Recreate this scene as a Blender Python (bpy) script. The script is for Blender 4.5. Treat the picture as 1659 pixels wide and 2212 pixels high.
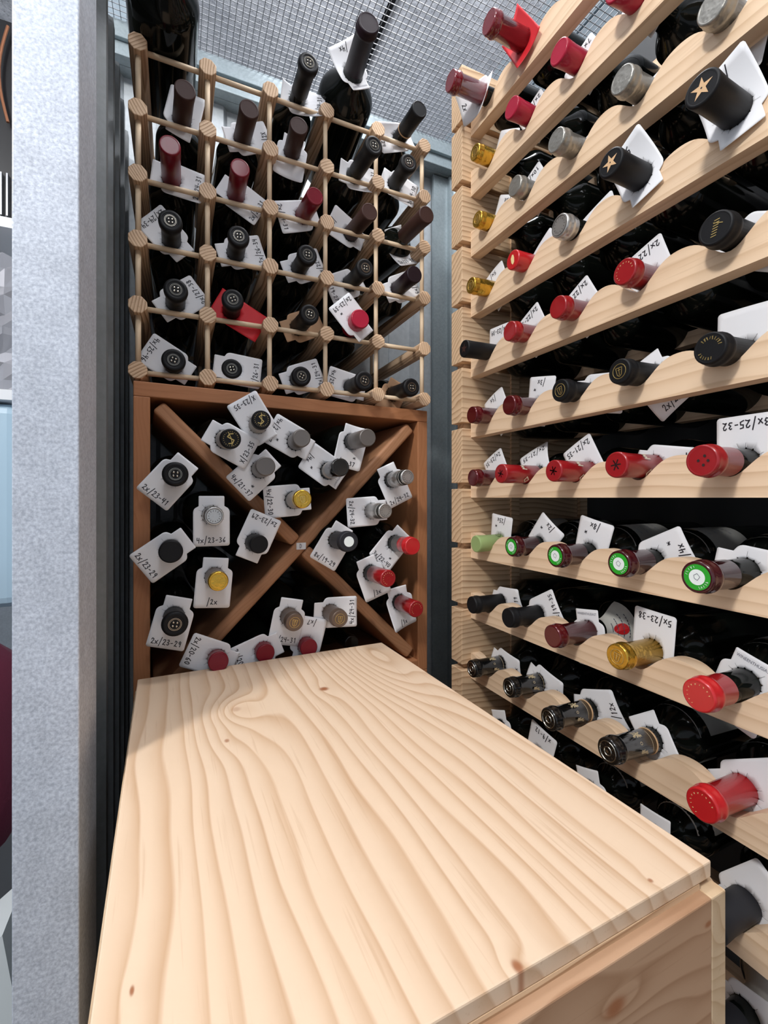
import bpy, math, random
from mathutils import Vector, Matrix
random.seed(7)
PI = math.pi
C = bpy.context.scene.collection
for o in list(bpy.data.objects): bpy.data.objects.remove(o)

# ------------------------------------------------------------------ camera
YAW = math.atan2(449.5, 990.0); SA, CA = math.sin(YAW), math.cos(YAW)
HOR, FPX = 1075.0, 990.0
cd = bpy.data.cameras.new('camera'); cam = bpy.data.objects.new('camera', cd); C.objects.link(cam)
cd.sensor_fit = 'VERTICAL'; cd.sensor_height = 36.0; cd.sensor_width = 27.0
cd.lens = 36.0 * FPX / 2212.0
cd.shift_y = -(1106.0 - HOR) / 2212.0
cd.clip_start = 0.02
cam.rotation_euler = (PI/2, 0, -YAW)
bpy.context.scene.camera = cam

# ------------------------------------------------------------------ light
S = bpy.context.scene
S.view_settings.view_transform = 'Standard'; S.view_settings.look = 'None'
S.view_settings.gamma = 1.0; S.view_settings.use_curve_mapping = False
S.view_settings.exposure = 0.0
w = bpy.data.worlds.new('world'); S.world = w; w.use_nodes = True
w.node_tree.nodes['Background'].inputs[0].default_value = (0.80, 0.88, 1.0, 1)
w.node_tree.nodes['Background'].inputs[1].default_value = 0.62
def lamp(name, loc, energy, radius, col=(1, 1, 1)):
    l = bpy.data.lights.new(name, 'POINT'); l.energy = energy; l.shadow_soft_size = radius; l.color = col
    o = bpy.data.objects.new(name, l); C.objects.link(o); o.location = loc
    return o
lamp('aisle_lamp', (-0.95, -0.20, 1.22), 84, 0.10, (1.0, 0.985, 0.96))
lamp('fill_light', (0.02, -0.50, 1.45), 27, 0.20, (0.93, 0.96, 1.0))  # added as general fill to lift the back racks, no known fixture
lamp('ceiling_lamp', (0.46, 0.60, 1.27), 27, 0.12, (0.97, 0.98, 1.0))

# ------------------------------------------------------------------ helpers
def ray(u, v):
    dx = (u - 829.5) / FPX; dz = (HOR - v) / FPX
    return Vector((SA + dx*CA, CA - dx*SA, dz))
def link(name, me, mat=None, parent=None, smooth=False):
    o = bpy.data.objects.new(name, me); C.objects.link(o)
    if mat is not None and len(me.materials) == 0: me.materials.append(mat)
    if smooth:
        for p in me.polygons: p.use_smooth = True
    if parent: o.parent = parent
    return o
def mesh(vs, fs, mis=None, mats=None):
    me = bpy.data.meshes.new('m'); me.from_pydata([tuple(v) for v in vs], [], fs); me.update()
    if mats:
        for m in mats: me.materials.append(m)
        if mis:
            for p, i in zip(me.polygons, mis): p.material_index = i
    return me
def thing(name, label, cat, loc=(0, 0, 0), group=None, rot=None):
    o = bpy.data.objects.new(name, None); C.objects.link(o); o.empty_display_size = .02
    o.location = loc
    if rot is not None: o.rotation_euler = rot
    o['label'] = label; o['category'] = cat
    if group: o['group'] = group
    return o
def tag_(o, label, cat, group=None):
    o['label'] = label; o['category'] = cat
    if group: o['group'] = group
    return o
def struct(o): o['kind'] = 'structure'; return o
class MB:
    def __init__(s): s.v = []; s.f = []; s.m = []; s.cur = 0
    def face(s, idx): s.f.append(tuple(idx)); s.m.append(s.cur)
    def box(s, a, b):
        n = len(s.v); x0, y0, z0 = a; x1, y1, z1 = b
        s.v += [(x0,y0,z0),(x1,y0,z0),(x1,y1,z0),(x0,y1,z0),(x0,y0,z1),(x1,y0,z1),(x1,y1,z1),(x0,y1,z1)]
        for q in ((0,3,2,1),(4,5,6,7),(0,1,5,4),(1,2,6,5),(2,3,7,6),(3,0,4,7)): s.face([n+i for i in q])
        return s
    def prism(s, pts, d0, d1, f):
        """pts 2-D polygon, f(p,q,d)->xyz"""
        n = len(s.v); k = len(pts)
        s.v += [f(p, q, d0) for p, q in pts] + [f(p, q, d1) for p, q in pts]
        s.face([n+i for i in range(k)][::-1]); s.face([n+k+i for i in range(k)])
        for i in range(k):
            j = (i+1) % k; s.face([n+i, n+j, n+k+j, n+k+i])
        return s
    def lathe(s, prof, seg=24, M=None):
        n = len(s.v); k = len(prof)
        for r, z in prof:
            for i in range(seg):
                a = 2*PI*i/seg; p = Vector((r*math.cos(a), r*math.sin(a), z))
                s.v.append(M @ p if M else p)
        for j in range(k-1):
            for i in range(seg):
                i2 = (i+1) % seg; s.face([n+j*seg+i, n+j*seg+i2, n+(j+1)*seg+i2, n+(j+1)*seg+i])
        s.face([n+i for i in range(seg)][::-1]); s.face([n+(k-1)*seg+i for i in range(seg)])
        return s
    def tube(s, a, b, r, seg=8):
        a = Vector(a); b = Vector(b); q = (b-a).to_track_quat('Z', 'Y').to_matrix().to_4x4()
        return s.lathe([(r, 0), (r, (b-a).length)], seg, Matrix.Translation(a) @ q)
    def build(s, name, mat, parent=None, smooth=False, mats=None):
        me = mesh(s.v, s.f, s.m, mats)
        o = link(name, me, mat if not mats else None, parent, smooth)
        return o
def bevel(o, w=.0015, seg=2):
    m = o.modifiers.new('b', 'BEVEL'); m.width = w; m.segments = seg; m.limit_method = 'ANGLE'; m.angle_limit = .6
    return o

# ------------------------------------------------------------------ materials
class E:
    """tiny expression builder over math nodes"""
    nt = None
    def __init__(s, sock): s.s = sock
    @staticmethod
    def op(kind, *a):
        n = E.nt.nodes.new('ShaderNodeMath'); n.operation = kind
        for i, x in enumerate(a):
            if isinstance(x, E): E.nt.links.new(x.s, n.inputs[i])
            else: n.inputs[i].default_value = x
        return E(n.outputs[0])
    def __add__(s, o): return E.op('ADD', s, o)
    __radd__ = __add__
    def __sub__(s, o): return E.op('SUBTRACT', s, o)
    def __mul__(s, o): return E.op('MULTIPLY', s, o)
    __rmul__ = __mul__
def new_mat(name):
    m = bpy.data.materials.new(name); m.use_nodes = True
    return m, m.node_tree, m.node_tree.nodes['Principled BSDF']
def plain(name, col, rough=.5, metal=0, coat=0, spec=.5, bump=0, bscale=200):
    m, nt, b = new_mat(name)
    b.inputs['Base Color'].default_value = (*col, 1); b.inputs['Roughness'].default_value = rough
    b.inputs['Metallic'].default_value = metal; b.inputs['Coat Weight'].default_value = coat
    b.inputs['Coat Roughness'].default_value = .08
    b.inputs['Specular IOR Level'].default_value = spec
    if bump:
        n = nt.nodes.new('ShaderNodeTexNoise'); n.inputs['Scale'].default_value = bscale
        t = nt.nodes.new('ShaderNodeTexCoord'); nt.links.new(t.outputs['Object'], n.inputs['Vector'])
        u = nt.nodes.new('ShaderNodeBump'); u.inputs['Strength'].default_value = bump; u.inputs['Distance'].default_value = .002
        nt.links.new(n.outputs['Fac'], u.inputs['Height']); nt.links.new(u.outputs[0], b.inputs['Normal'])
    return m
def ramp(nt, sock, stops):
    r = nt.nodes.new('ShaderNodeValToRGB'); e = r.color_ramp.elements
    while len(e) < len(stops): e.new(.5)
    for x, (p, c) in zip(e, stops): x.position = p; x.color = (*c, 1)
    nt.links.new(sock, r.inputs[0]); return r.outputs[0]
def mixc(nt, fac, a, b, mode='MIX'):
    n = nt.nodes.new('ShaderNodeMix'); n.data_type = 'RGBA'; n.blend_type = mode
    for i, x in ((0, fac), (6, a), (7, b)):
        if hasattr(x, 'is_linked'): nt.links.new(x, n.inputs[i])
        else: n.inputs[i].default_value = x if i == 0 else (*x, 1)
    return n.outputs[2]
def noise(nt, vec, scale, detail=3, rough=.5):
    n = nt.nodes.new('ShaderNodeTexNoise'); n.inputs['Scale'].default_value = scale
    n.inputs['Detail'].default_value = detail; n.inputs['Roughness'].default_value = rough
    nt.links.new(vec, n.inputs['Vector']); return n.outputs['Fac']
def scaled(nt, vec, sc):
    n = nt.nodes.new('ShaderNodeVectorMath'); n.operation = 'MULTIPLY'; nt.links.new(vec, n.inputs[0])
    n.inputs[1].default_value = sc; return n.outputs[0]
def wood(name, base, line, along='y', across='z', freq=110, warp=.012, rough=.5, knots=(), irr=.0, contrast=1.0):
    """pine: latewood bands running along one axis, rings where they meet the end"""
    m, nt, b = new_mat(name); E.nt = nt
    t = nt.nodes.new('ShaderNodeTexCoord'); oi = nt.nodes.new('ShaderNodeObjectInfo')
    if knots: vec = t.outputs['Object']
    else:
        a = nt.nodes.new('ShaderNodeVectorMath'); a.operation = 'ADD'
        cmb = nt.nodes.new('ShaderNodeCombineXYZ')
        r = E(oi.outputs['Random'])
        for i, k in enumerate((3.1, 7.7, 5.3)): nt.links.new((r*k).s, cmb.inputs[i])
        nt.links.new(t.outputs['Object'], a.inputs[0]); nt.links.new(cmb.outputs[0], a.inputs[1]); vec = a.outputs[0]
    sep = nt.nodes.new('ShaderNodeSeparateXYZ'); nt.links.new(vec, sep.inputs[0])
    ax = {'x': 0, 'y': 1, 'z': 2}; A = E(sep.outputs[ax[along]]); B = E(sep.outputs[ax[across]])
    oth = E(sep.outputs[3-ax[along]-ax[across]])
    sc = [5.0, 5.0, 5.0]; sc[ax[along]] = 1.6
    n1 = E(noise(nt, scaled(nt, vec, sc), 1.6, 2))
    sc2 = [60.0]*3; sc2[ax[along]] = 5
    n2 = E(noise(nt, scaled(nt, vec, sc2), 1.0, 3))
    sc3 = [3.0]*3; sc3[ax[along]] = .6; sc3[ax[across]] = 22
    n3 = E(noise(nt, scaled(nt, vec, sc3), 1.0, 1))
    s = B + (n1 - .5)*(warp*14) + (n2 - .5)*(warp*.10) + oth*.6 + (n3 - .5)*irr
    spots = None
    for (kx, ky, rx, ry, amp, dark) in knots:
        dx = (B - kx)*(1/rx); dy = (A - ky)*(1/ry)
        g = E.op('EXPONENT', (dx*dx + dy*dy)*-1.0)
        s = s + g*amp
        if dark:
            dx = (B - kx)*(1/(dark[0])); dy = (A - ky)*(1/(dark[1]))
            g2 = E.op('EXPONENT', E.op('POWER', dx*dx + dy*dy, 2.0)*-1.0)*dark[2]
            spots = g2 if spots is None else spots + g2
    fr = E.op('FRACT', s*freq)
    edge = E.op('POWER', fr, 2.6)
    cut = E.op('SUBTRACT', 1.0, E.op('SMOOTH_MIN', 1.0, E.op('MAXIMUM', (fr-.90)*10, 0.0), .02))
    v = edge*cut*(n2*.9 + .45)
    col = mixc(nt, (v*(.95*contrast)).s, base, line)
    big = noise(nt, scaled(nt, vec, sc2), .35, 2)
    col = mixc(nt, E.op('MULTIPLY', E(big), .35).s, col, tuple(x*y for x, y in zip(base, (1.0, .86, .72))))
    sc4 = [260.0]*3; sc4[ax[along]] = 9
    fib = E.op('MAXIMUM', E(noise(nt, scaled(nt, vec, sc4), 1.0, 2)) - .60, 0.0)*2.2
    col = mixc(nt, E.op('MINIMUM', fib, .35).s, col, line)
    if spots: col = mixc(nt, E.op('MINIMUM', spots, 1.0).s, col, (.30, .10, .035))
    nt.links.new(col, b.inputs['Base Color']); b.inputs['Roughness'].default_value = rough
    bp = nt.nodes.new('ShaderNodeBump'); bp.inputs['Strength'].default_value = .05; bp.inputs['Distance'].default_value = .0008
    nt.links.new(v.s, bp.inputs['Height']); nt.links.new(bp.outputs[0], b.inputs['Normal'])
    b.inputs['Specular IOR Level'].default_value = .3
    return m
def galvanised(name, c0, c1, scale=260, metal=.35, rough=.45):
    m, nt, b = new_mat(name)
    t = nt.nodes.new('ShaderNodeTexCoord')
    n1 = noise(nt, t.outputs['Object'], scale, 4, .6)
    n2 = noise(nt, t.outputs['Object'], scale*.12, 2)
    c = ramp(nt, n1, [(.34, c0), (.5, tuple((x+y)/2 for x, y in zip(c0, c1))), (.66, c1)])
    c = mixc(nt, .18, c, ramp(nt, n2, [(.3, (0.25,)*3), (.7, (1,)*3)]), 'MULTIPLY')
    nt.links.new(c, b.inputs['Base Color'])
    b.inputs['Metallic'].default_value = metal; b.inputs['Roughness'].default_value = rough
    bp = nt.nodes.new('ShaderNodeBump'); bp.inputs['Strength'].default_value = .35; bp.inputs['Distance'].default_value = .0006
    nt.links.new(n1, bp.inputs['Height']); nt.links.new(bp.outputs[0], b.inputs['Normal'])
    return m

PINE_Y = wood('pine board', (.79, .60, .42), (.52, .33, .19), 'y', 'z', 70, .0032, irr=.02, contrast=.9)
PINE_X = wood('pine side block', (.74, .54, .35), (.30, .15, .07), 'x', 'z', 95, .005, irr=.02, contrast=1.25)
PEG = wood('peg wood', (.76, .56, .38), (.26, .12, .05), 'y', 'x', 190, .003, contrast=1.5)
DOWEL = plain('dowel wood', (.72, .55, .37), .55, bump=.1)
CUBEW = wood('stained redwood', (.42, .185, .085), (.27, .10, .04), 'z', 'x', 160, .01, contrast=.45)
CUBEX = wood('stained divider', (.46, .235, .125), (.28, .12, .05), 'z', 'x', 150, .01, contrast=.6)
PAPER = plain('tag paper', (.80, .80, .82), .75, bump=.1, bscale=60)
KRAFT = plain('kraft paper', (.50, .30, .17), .8)
REDCARD = plain('red card', (.60, .012, .02), .6)
INK = plain('ink', (.012, .010, .016), .5)
PRINT = plain('printed grey', (.16, .16, .20), .6)
GLASS = plain('bottle glass', (.004, .005, .004), .10, coat=0, spec=.22)
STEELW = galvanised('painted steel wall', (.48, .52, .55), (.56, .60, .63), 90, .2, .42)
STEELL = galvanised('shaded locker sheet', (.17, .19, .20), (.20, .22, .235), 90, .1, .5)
STEELD = galvanised('grey channel steel', (.30, .36, .38), (.36, .42, .45), 150, .3, .4)
SHINY = plain('bright steel trim', (.62, .65, .68), .2, 1)
POST = galvanised('galvanised stud', (.42, .46, .54), (.70, .75, .83), 330, .25, .5)
WIRE = plain('galvanised wire', (.30, .31, .33), .55, .4)
CONC = plain('concrete', (.12, .12, .12), .8)

# ------------------------------------------------------------------ room
ZF, ZM, ZR = -1.41, 1.0, 1.6
YB = 1.13
f = MB().box((-2.6, -2.6, ZF-.05), (1.6, 3.4, ZF)).build('floor', CONC); struct(f)
m, nt, b = new_mat('roof insulation')
t = nt.nodes.new('ShaderNodeTexCoord')
n1 = noise(nt, t.outputs['Object'], 28, 6, .75); n2 = noise(nt, t.outputs['Object'], 9, 4, .6); n3 = noise(nt, t.outputs['Object'], 95, 2, .6)
c = ramp(nt, n1, [(.3, (.50, .51, .55)), (.5, (.72, .73, .78)), (.70, (.94, .95, 1.0))])
c = mixc(nt, .55, c, ramp(nt, n2, [(.3, (.62,)*3), (.65, (1,)*3)]), 'MULTIPLY')
c = mixc(nt, 1.0, c, ramp(nt, n3, [(.28, (.45,)*3), (.40, (1,)*3)]), 'MULTIPLY')
nt.links.new(c, b.inputs['Base Color']); b.inputs['Roughness'].default_value = .55; b.inputs['Metallic'].default_value = 0
bp = nt.nodes.new('ShaderNodeBump'); bp.inputs['Strength'].default_value = .9; bp.inputs['Distance'].default_value = .02
nt.links.new(n1, bp.inputs['Height']); nt.links.new(bp.outputs[0], b.inputs['Normal']); INSUL = m
struct(MB().box((-2.6, -2.6, ZR), (.625, 3.4, ZR+.05)).build('ceiling', INSUL))
o = MB().box((.665, -2.6, ZR), (1.09, 3.4, ZR+.05)).build('ceiling', INSUL); struct(o)
struct(MB().box((.60, -2.6, ZR+.06), (.70, 3.4, ZR+.08)).build('trim_1', plain('dark roof gap', (.01, .01, .012), .8)))
mb = MB()
for i in range(7):
    x = 1.09 + i*.09; mb.box((x, -2.6, ZR), (x+.075, 3.4, ZR+.05)); mb.box((x+.075, -2.6, ZR+.015), (x+.09, 3.4, ZR+.05))
struct(mb.build('trim_2', plain('roof sheet', (.50, .56, .60), .4, .2)))
# back wall, ribbed vertical sheet
def ribbed(name, p0, p1, z0, z1, mat, pitch=.105, depth=.014, sgn=1):
    mb = MB(); p0 = Vector(p0); p1 = Vector(p1); L = (p1-p0).length; d = (p1-p0)/L; nrm = Vector((-d.y, d.x))*sgn
    prof = []; s = 0
    while s < L:
        for a, h in ((0, 0), (.062, 0), (.070, 1), (.096, 1)):
            if s+a*pitch/.105 <= L: prof.append((s+a*pitch/.105, h*depth))
        s += pitch
    prof.append((L, 0))
    n = len(prof)
    for z in (z0, z1):
        for th in (0, .003):
            for a, h in prof:
                q = p0 + d*a + nrm*(h - th); mb.v.append((q.x, q.y, z))
    for i in range(n-1):
        mb.face([i, i+1, 2*n+i+1, 2*n+i]); mb.face([n+i+1, n+i, 3*n+i, 3*n+i+1])
    return mb.build(name, mat)
struct(ribbed('wall_back', (.80, YB), (-.12, YB), ZF, .905, STEELW, .105, .012, 1))
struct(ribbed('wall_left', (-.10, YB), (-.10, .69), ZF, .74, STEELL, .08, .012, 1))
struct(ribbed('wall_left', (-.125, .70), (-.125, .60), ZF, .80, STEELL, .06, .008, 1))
mb = MB(); mb.box((-.14, YB-.03, .905), (.82, YB+.02, ZM)).box((-.14, YB-.055, .905), (.82, YB-.03, .910)).box((-.14, YB-.04, .955), (.82, YB-.03, .958))
struct(bevel(mb.build('trim_3', STEELD), .002))
mb = MB(); mb.box((.655, YB-.022, ZF), (.72, YB-.012, .903)).box((.70, YB-.035, ZF), (.722, YB-.022, .903))
struct(mb.build('trim_4', STEELD))
struct(bevel(MB().box((.722, YB-.055, ZF), (.745, YB-.012, .903)).build('trim_5', SHINY), .004, 3))
struct(MB().box((.83, -1.2, ZF), (.85, YB, ZM)).build('wall_right', plain('shade-darkened sheet', (.035, .037, .040), .6)))  # steel wall; the shade inside the rack is put into its dark colour
# steel beyond the back wall top at the left
struct(MB().box((-.16, YB+.03, .2), (-.10, YB+.05, ZR)).build('trim_6', galvanised('blue grey steel', (.20, .25, .29), (.25, .30, .34), 60, .2, .5)))
# left foreground door post
mb = MB()
P = [(-.131, .5), (-.081, .5), (-.081, .6), (-.092, .6), (-.092, .588), (-.084, .588), (-.084, .503), (-.128, .503), (-.128, .588), (-.120, .588), (-.120, .6), (-.131, .6)]
mb.prism(P, ZF, ZR, lambda p, q, d: (p, q, d))
pst = bevel(mb.build('trim_7', POST), .0012, 2); struct(pst)
struct(MB().box((-.110, .605, ZF), (-.0915, .64, ZR)).build('trim_8', plain('door seal', (.10, .10, .105), .6)))
# wire mesh over the locker
mb = MB(); MS = .0128; r = .0006
def wirebar(a, b):
    ax, ay = a; bx, by = b
    mb.box((min(ax, bx)-r, min(ay, by)-r, ZM-r), (max(ax, bx)+r, max(ay, by)+r, ZM+r))
x = -.13
while x < .85: wirebar((x, -.25), (x, YB)); x += MS
y = -.25
while y < YB: wirebar((-.13, y), (.85, y)); y += MS
o = mb.build('wire_mesh', WIRE); tag_(o, 'galvanised wire mesh roof stretched over the steel locker', 'wire mesh')

# ------------------------------------------------------------------ peg rack
PX0, PZ0, PP = -.0538, .197, .1014; YP = .80
pr = thing('peg_wine_rack', 'pale wooden peg-and-dowel wine rack standing on the stained diamond rack', 'wine rack', (PX0+2.5*PP, .95, PZ0-.013))
inv = Matrix.Translation(-Vector(pr.location))
def put(o, loc): o.location = Vector(loc) - Vector(pr.location)
octp = []
for i in range(16):
    a = 2*PI*(i+.5)/16; rr = .0135*(1.0 if (i % 4) in (0, 3) else .985); octp.append((rr*math.cos(a), rr*math.sin(a)))
def octo(n=8, r=.0138): return [(r*math.cos(2*PI*(i+.5)/n), r*math.sin(2*PI*(i+.5)/n)) for i in range(n)]
pm = MB().prism(octo(8, .0142), 0, .29, lambda p, q, d: (p, d, q)); pegm = mesh(pm.v, pm.f, None, None); pegm.materials.append(PEG)
hd = MB().tube((.008, 0, 0), (PP-.008, 0, 0), .0042, 10); hm = mesh(hd.v, hd.f); hm.materials.append(DOWEL)
for p in hm.polygons: p.use_smooth = len(p.vertices) == 4
vd = MB().tube((0, 0, .008), (0, 0, PP-.008), .0042, 10); vm = mesh(vd.v, vd.f); vm.materials.append(DOWEL)
for p in vm.polygons: p.use_smooth = len(p.vertices) == 4
for i in range(6):
    for j in range(6):
        o = link('peg', pegm, None, pr); put(o, (PX0+i*PP, YP, PZ0+j*PP)); bevel(o, .0012, 2)
        o.rotation_euler = (0, random.choice((0, PI/4, PI/2, PI, -PI/2)), 0)
        if i < 5: o = link('cross_dowel', hm, None, pr); put(o, (PX0+i*PP, YP+.017, PZ0+j*PP))
        if j < 5: o = link('upright_dowel', vm, None, pr); put(o, (PX0+i*PP, YP+.013, PZ0+j*PP))
        if i < 5: o = link('rear_dowel', hm, None, pr); put(o, (PX0+i*PP, YP+.265, PZ0+j*PP))
        if j < 5: o = link('rear_dowel', vm, None, pr); put(o, (PX0+i*PP, YP+.275, PZ0+j*PP))

# ------------------------------------------------------------------ diamond rack (cube)
CW = .530; CT = .023; CD = .29; ca = math.atan2(.030, .527)
def make_cube(label, z0):
    t = thing('diamond_wine_rack', label, 'wine rack', (-.059, .790, z0), None, (0, 0, ca))
    a = MB().box((0, 0, 0), (CT, CD, CW-CT)).build('side_panel', CUBEW, t); bevel(a)
    a = MB().box((CW-CT, 0, 0), (CW, CD, CW-CT)).build('side_panel', CUBEW, t); bevel(a)
    a = MB().box((0, 0, CW-CT), (CW, CD, CW)).build('top_panel', CUBEX2, t); bevel(a)
    a = MB().box((CT, 0, 0), (CW-CT, CD, CT)).build('bottom_panel', CUBEX2, t); bevel(a)
    lo, hi = CT+.004, CW-CT-.004; mid = (lo+hi)/2; th = .0115
    def div(p, q):
        p = Vector(p); q = Vector(q); L = (q-p).length; ang = math.atan2(q.y-p.y, q.x-p.x)
        o = MB().box((-th, .008, 0), (th, CD-.004, L)).build('diagonal_divider', CUBEX, t); bevel(o, .006, 4)
        o.location = (p.x, 0, p.y); o.rotation_euler = (0, PI/2-ang, 0)
    e = .007
    div((lo+e, lo+e), (hi-e, hi-e))
    g = th/math.sqrt(2)+.0004
    div((lo+e, hi-e), (mid-g, mid+g)); div((mid+g, mid-g), (hi-e, lo+e))
    return t, mid
CUBEX2 = wood('stained redwood rail', (.42, .185, .085), (.27, .10, .04), 'x', 'y', 160, .01, contrast=.45)
cube, mid = make_cube('reddish stained square wine rack with crossed dividers under the peg rack', -.352)
def make_lower(label, z0): return make_cube(label, z0)
make_lower('reddish stained diamond rack hidden behind the pale crate, middle of its stack', -.882)
make_lower('reddish stained diamond rack standing on the floor, bottom of its stack', -1.41)

# ------------------------------------------------------------------ stroke font
G = {
 '0': [[(.1,.5),(.15,.85),(.35,1),(.5,.8),(.52,.4),(.38,.05),(.2,.08),(.1,.5)]],
 '1': [[(.2,.8),(.35,1),(.33,0)]],
 '2': [[(.08,.78),(.2,1),(.42,.95),(.45,.7),(.1,.05),(.3,.12),(.55,.02)]],
 '3': [[(.1,.92),(.3,1),(.45,.8),(.22,.55),(.48,.35),(.35,.05),(.08,.08)]],
 '4': [[(.12,1),(.08,.5),(.5,.55)],[(.45,1),(.4,0)]],
 '5': [[(.5,1),(.15,.95),(.12,.55),(.4,.55),(.45,.2),(.1,.0)]],
 '6': [[(.42,1),(.12,.5),(.15,.08),(.4,.05),(.45,.35),(.15,.42)]],
 '7': [[(.08,.95),(.52,1),(.22,0)]],
 '8': [[(.3,.52),(.1,.8),(.3,1),(.46,.8),(.3,.52),(.08,.2),(.28,0),(.5,.2),(.3,.52)]],
 '9': [[(.45,.7),(.25,.55),(.1,.78),(.3,1),(.47,.85),(.4,0)]],
 'x': [[(.05,.62),(.5,.05)],[(.5,.68),(.08,.02)]],
 'X': [[(.05,.95),(.5,.02)],[(.52,.98),(.05,.05)]],
 '/': [[(.45,1.35),(.12,-.35)]], '-': [[(.08,.45),(.42,.5)]], '.': [[(.2,.4),(.28,.44)]],
 '*': [[(.1,.3),(.5,.75)],[(.12,.75),(.48,.28)],[(.02,.5),(.58,.52)]],
 'D': [[(.12,0),(.12,1),(.4,.85),(.5,.5),(.38,.12),(.12,0)]], ' ': [],
}
def ribbon(mb, pts, wd, tf):
    for (x0, y0), (x1, y1) in zip(pts, pts[1:]):
        L = math.hypot(x1-x0, y1-y0) or 1e-6; ux, uy = (x1-x0)/L, (y1-y0)/L; e = wd*.35
        a = (x0-ux*e, y0-uy*e); b2 = (x1+ux*e, y1+uy*e); nx, ny = -uy*wd/2, ux*wd/2
        n = len(mb.v)
        for p in ((a[0]-nx, a[1]-ny), (b2[0]-nx, b2[1]-ny), (b2[0]+nx, b2[1]+ny), (a[0]+nx, a[1]+ny)): mb.v.append(tf(*p))
        mb.face([n, n+1, n+2, n+3])
def write(mb, text, x, y, h, tf, wd=None, rnd=None, adv=.70):
    wd = wd or h*.13; cx = x
    for ch in text:
        for st in G.get(ch, []):
            pts = [(cx+(p+(rnd.uniform(-.03, .03) if rnd else 0))*h, y+(q+(rnd.uniform(-.04, .04) if rnd else 0))*h) for p, q in st]
            ribbon(mb, pts, wd, tf)
        cx += h*adv
    return cx

# label card D on the divider
c0 = MB().box((-.009, -.0006, -.006), (.0085, 0, .006)).build('label_card', PAPER, cube); c0.location = (mid, .0068, mid)
mb = MB(); write(mb, 'D', -.0035, -.0035, .0075, lambda p, q: (p, -.0009, q), .0008)
d0 = mb.build('letter', INK, c0)

# ------------------------------------------------------------------ paper tags
TW, TL = .054, .079; HOLE = (0, .0)      # local frame: x right, y up, wide end at -y
def tag_outline():
    top = .030; sh = .013; tw = .019; bw = .027; bot = -(TL-.030)
    pts = [(-tw+.001, top), (tw-.001, top), (tw, top-.001), (tw, sh+.001)]
    for i in range(1, 6):
        a = PI/2*i/5; pts.append((tw+.0012+(bw-tw-.0012)*math.sin(a), sh-.0085*(1-math.cos(a))-.0005))
    pts += [(bw, bot+.003), (bw-.001, bot+.001), (bw-.003, bot)]
    pts += [(-x, y) for x, y in reversed(pts[6:])] if False else []
    right = pts[2:]
    left = [(-x, y) for x, y in reversed(right)]
    return [(tw-.001, top)] + right + left + [(-tw+.001, top)]
def card_outline():
    return [(.026, .030), (.026, -.058), (-.026, -.058), (-.026, .030)]
def radial(outl, n=72):
    """sample a star-shaped outline around the hole"""
    angs = set(round(2*PI*i/n - PI, 5) for i in range(n))
    for x, y in outl: angs.add(round(math.atan2(y, x), 5))
    res = []
    m = len(outl)
    for a in sorted(angs):
        c, s = math.cos(a), math.sin(a); best = None
        for i in range(m):
            x0, y0 = outl[i]; x1, y1 = outl[(i+1) % m]
            dx, dy = x1-x0, y1-y0; den = c*dy - s*dx
            if abs(den) < 1e-12: continue
            t_ = (x0*dy - y0*dx)/den; u_ = (x0*s - y0*c)/den
            if t_ > 0 and -1e-4 <= u_ <= 1.0001: best = t_ if best is None else max(best, t_)
        if best: res.append((a, best))
    return res
OUT_TAG = radial(tag_outline()); OUT_CARD = radial(card_outline())
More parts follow.
